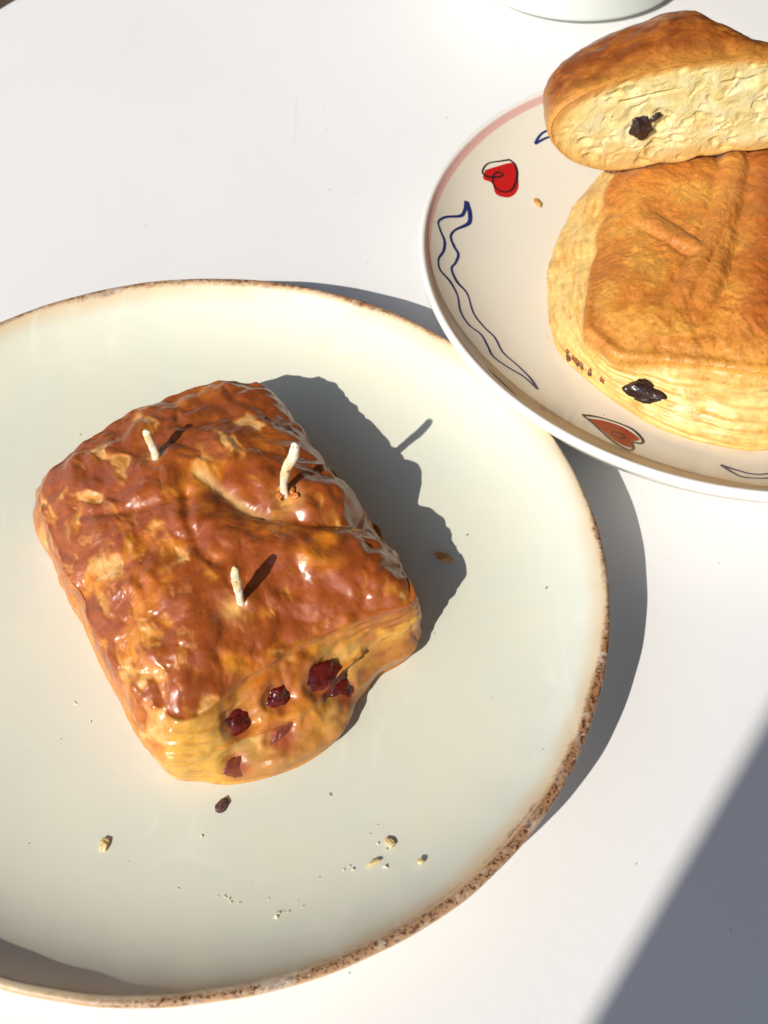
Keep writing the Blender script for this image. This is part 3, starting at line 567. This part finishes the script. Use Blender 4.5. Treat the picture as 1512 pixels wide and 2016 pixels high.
HO, hx, hy, hz, hring, hc, hr0, hth, HM = half_bun()
def to_world(L): return HO + L[:, :1]*hx + L[:, 1:2]*hy + L[:, 2:]*hz
half = empty('halved_bun', HO + hx*.047); tag(half, 'halved bun with pale open crumb and browned dome, lying across the whole bun', 'bun')
def crust_part():
    cs_ = np.cos(hth); dep = .042*(1 - .05*cs_ - .62*sst(.15, 1.0, cs_)); lift = np.clip(np.sin(hth), 0, 1)*np.exp(-((hth - 1.75)/.95)**2)
    lv = [hring(.972, .0016), hring(.986, -.0003), hring(.997, .0003), hring(1.006, .003)]
    for s, f in ((.985, .30), (.93, .55), (.80, .78), (.58, .93), (.3, .99), (.004, 1.0)):
        L = hring(s, f*dep); zz = L[:, 2]; lowr = hc[1] + hr0*np.sin(hth); 
        L[:, 2] += .0060*lift*s**.5*math.sin(math.pi*min(f*.8, .5))
        zz = L[:, 2]; L[:, 2] = np.where(np.sin(hth) < 0, zz*.35 + .65*np.minimum(zz, hc[1] + (hring(1.0, 0)[:, 2] - hc[1])*(.35 + .65*s)), zz); lv.append(L)
    G = loft(np.array(lv), 200); R = len(G); N = -grid_normals(G); P3 = G.reshape(-1, 3); N3 = N.reshape(-1, 3)
    Wd = to_world(P3); Q = Wd*100; 
    s = np.linspace(0, 1, R).repeat(HM); k = sst(.02, .10, s)
    wv_ = np.stack([perlin(Q*.6, 290), perlin(Q*.6, 291), perlin(Q*.6, 292)], 1)
    d = k*(.0011*fbm(Q*.5, 3, 280) + .00035*fbm(np.stack([P3[:, 0]*60, P3[:, 1]*220, P3[:, 2]*220], 1) + wv_, 3, 281)) + .00015*fbm(Q*5, 2, 282)
    cen = np.array([hc[0], .012, hc[1]]); outw = P3 - cen; sg = np.sign((N3*outw).sum(1)); N3 = N3*np.where(sg == 0, 1, sg)[:, None]
    D = P3 + N3*d[:, None]
    n1 = fbm(np.stack([P3[:, 0]*45, P3[:, 1]*120, P3[:, 2]*120], 1) + .8*wv_, 4, 283); n2 = fbm(Q*1.5, 3, 284)
    C = np.tile(np.array((.36, .105, .015)), (len(P3), 1)); C = mixc(C, (.21, .048, .009), sst(-.25, .3, n1 + .12)*.9); C = mixc(C, (.50, .20, .03), sst(.1, .5, n2)*.5)
    edge = np.exp(-((P3[:, 1] + .0012*n2)/.0060)**2); C = mixc(C, (.52, .22, .04), edge*.9)
    lowm = sst(.012, .002, P3[:, 2] + .003*n2); C = mixc(C, (.56, .29, .07), lowm*.8); C = mixc(C, (.54, .24, .045), np.exp(-(P3[:, 1]/.0016)**2)*.7)
    leftm = sst(.016, .002, P3[:, 0] + .002*n2)*sst(.028, .012, P3[:, 2]); C = mixc(C, (.60, .34, .085), leftm*.6)
    return to_world(D), grid_faces(R, HM)[:, ::-1], C
V, F, C = crust_part(); HV = V; mesh_obj('crust', V, F, m_crust('browned_bun_crust', 800, .00012, (.30, .48), .12, .06, speck=900, var=.2), half, half.location, C)
def crumb_part():
    R = 230; ss = np.linspace(.004, .984, R); G = np.array([hring(s, .0004) for s in ss]); P = G.reshape(-1, 3); rho = ss.repeat(HM)
    X = np.stack([P[:, 0]*100, P[:, 2]*100, np.zeros(len(P))], 1); wv_ = np.stack([perlin(X*1.2, 390), perlin(X*1.2, 391), X[:, 0]*0], 1); W = X + .35*wv_
    arch = W.copy(); arch[:, 1] *= 1.7
    w1 = worley(arch*[1.5, 1.5, 1] + 3.3, 401); W3 = arch + .16*np.stack([perlin(X*4.5, 393), perlin(X*4.5, 394), X[:, 0]*0], 1); w2 = worley(W3*[2.5, 2.5, 1] + 8.1, 402); w3 = worley(W*8 + 1.1, 403); sel = fbm(X*.9, 2, 404)
    bowl = lambda w, r: np.clip(1 - (w/r)**2, 0, 1)
    hole = bowl(w1, .60)*sst(.0, .30, sel); h2 = bowl(w2, .60)*sst(-.05, .35, fbm(X*1.1, 2, 408)); h3 = bowl(w3, .50)*sst(-.1, .4, fbm(X*2, 2, 409))
    pores = sst(.20, .10, worley(W3*[4.2, 4.2, 1] + 2.7, 411))*sst(.05, .35, fbm(X*1.1, 2, 412))
    fade = sst(.97, .86, rho)
    d = fade*(.0017*hole + .0007*h2 + .0002*h3 + .0016*pores) - fade*.0008*fbm(W*.8, 2, 405) - fade*.0001*fbm(W*5, 2, 406) + (1 - fade)*.0004*fbm(W*3, 3, 413)
    gap, _ = line_dist(X[:, :2], np.array([(a, b) for a, b in zip(np.linspace(1.0, 7.0, 12), 2.35 + .75*np.sin(np.linspace(0.2, 2.0, 12)))])); g = np.exp(-(gap/.05)**2)*sst(-.1, .25, fbm(X*.8, 2, 407)); d += .0022*g
    P = P.copy(); P[:, 1] += d - .0004
    n1 = fbm(W*1.2, 3, 410); C = np.tile(np.array((.66, .57, .265)), (len(P), 1)); C = mixc(C, (.70, .635, .375), sst(-.1, .4, n1)*.8); C = mixc(C, (.62, .46, .17), sst(0, .4, -n1)*.6)
    rim_ = sst(.76, .93, rho + .05*n1); C = mixc(C, (.68, .45, .13), rim_*.8); upm = sst(-.1, .35, np.tile(np.sin(hth), R)); C = mixc(C, (.54, .24, .045), sst(.90 - .04, .965, rho + .035*n1 - .05*(1 - upm))*.95)
    C = mixc(C, (.50, .36, .12), pores*.6); lw = sst(.0075, .002, P[:, 2] + .001*n1); C = mixc(C, (.60, .35, .10), lw*.6)
    return to_world(P), grid_faces(R, HM), C
V, F, C = crumb_part(); CV = V; mesh_obj('crumb', V, F, m_crust('open_crumb', 1400, .00018, (.6, .8), 0, .40, var=.12), half, half.location, C)
p = CV[hit(CV, 1262, 258)]
lump_obj('chocolate_chunk', p, -hy, (.0045, .0048, .0020), choc_m, half, 41, .5, 30, 3.0, angle=.5, origin=p)
p2 = CV[hit(CV, 1295, 235)]; lump_obj('chocolate_chunk', p2, -hy, (.0028, .0013, .0010), choc_m, half, 42, .5, 24, 3.0, angle=.5, origin=p2)

# ------------------------------------------------------------------ crumbs
f1 = lambda r: p1z(np.asarray(r))
crumb_pale = m_simple('pale_crumb', (.62, .44, .17), (.70, .56, .30), 400, .55, .0002, 900)
crumb_dark = m_simple('dark_crumb', (.07, .03, .025), (.11, .05, .04), 500, .5, .0002, 900)
crumb_gold = m_simple('golden_flake', (.45, .20, .04), (.56, .30, .08), 400, .5, .0002, 900)
def crumb(x, y, size, mat, label, centre, fz, seed, ang, name='pastry_crumb', cat='crumb'):
    p, n = on_plate(x, y, centre, fz, size[2]*.55)
    return tag(lump_obj(name, p, n, size, mat, None, seed, .45, 20, 3.2, up=(0, 1, 0), angle=ang, squash=-.55), label, cat, 'crumbs on the plates')
crumb(437, 1588, (.0015, .0026, .0009), crumb_dark, 'dark brown crumb lying just off the near corner of the pastry', P1C, f1, 51, -.5)
crumb(206, 1664, (.0013, .0021, .0010), crumb_pale, 'single plump golden crumb alone on the cream plate', P1C, f1, 52, -.1)
crumb(874, 1099, (.0030, .0016, .0011), crumb_gold, 'elongated golden flake lying in the shadow of the pastry', P1C, f1, 53, -.45, 'pastry_flake')
crumb(768, 1660, (.0012, .0018, .0006), crumb_pale, 'thin pale crumb between the pastry and the toasted plate rim', P1C, f1, 54, .5)
crumb(735, 1700, (.0022, .0007, .0005), crumb_pale, 'narrow pale shaving beside the thin crumb near the plate rim', P1C, f1, 55, .5)
crumb(828, 1697, (.0009, .0010, .0005), crumb_pale, 'tiny pale speck of crumb on the slope of the cream plate', P1C, f1, 56, 0)
crumb(1058, 401, (.0012, .0026, .0008), crumb_gold, 'orange brown flake lying below the red heart on the porcelain plate', P2C, f2, 57, .5, 'pastry_flake')
rng = np.random.default_rng(4); Vs = []; Fs = []
for cx, cy, sx, sy, n in ((470, 1772, 28, 8, 16), (545, 1797, 22, 8, 20), (590, 1787, 10, 8, 8), (760, 1655, 22, 12, 10), (700, 1705, 40, 6, 8), (420, 710, 60, 40, 3), (970, 1250, 60, 80, 5), (90, 1480, 70, 60, 6), (120, 1330, 90, 60, 5), (650, 1620, 200, 60, 8), (300, 1720, 160, 50, 5)):
    for _ in range((n + 1)//2):
        x, y = cx + sx*rng.normal(), cy + sy*rng.normal(); p, nn = on_plate(max(x, 4), y, P1C, f1, .0001); s = rng.uniform(.00015, .00042)
        k = len(Vs)*1; q = np.array([(1, 0, 0), (-.6, .8, 0), (-.5, -.9, 0), (.1, .1, .5), (.2, 0, -.3)])*s*rng.uniform(.3, 1.7, (5, 3))*rng.choice([.6, 1, 1, 1.8]); ca_, sa_ = math.cos(k), math.sin(k); q = q@np.array([[ca_, sa_, 0], [-sa_, ca_, 0], [0, 0, 1]]); Vs += list(p + q)
        Fs += [(k, k + 1, k + 3), (k + 1, k + 2, k + 3), (k + 2, k, k + 3), (k + 1, k, k + 4), (k + 2, k + 1, k + 4), (k, k + 2, k + 4)]
tag(mesh_obj('tiny_crumbs', Vs, Fs, m_simple('crumb_dust', (.74, .68, .50), (.70, .58, .32), 300, .6), smooth=False), 'dusting of tiny pale crumbs scattered over the cream plate', 'crumbs', kind='stuff')
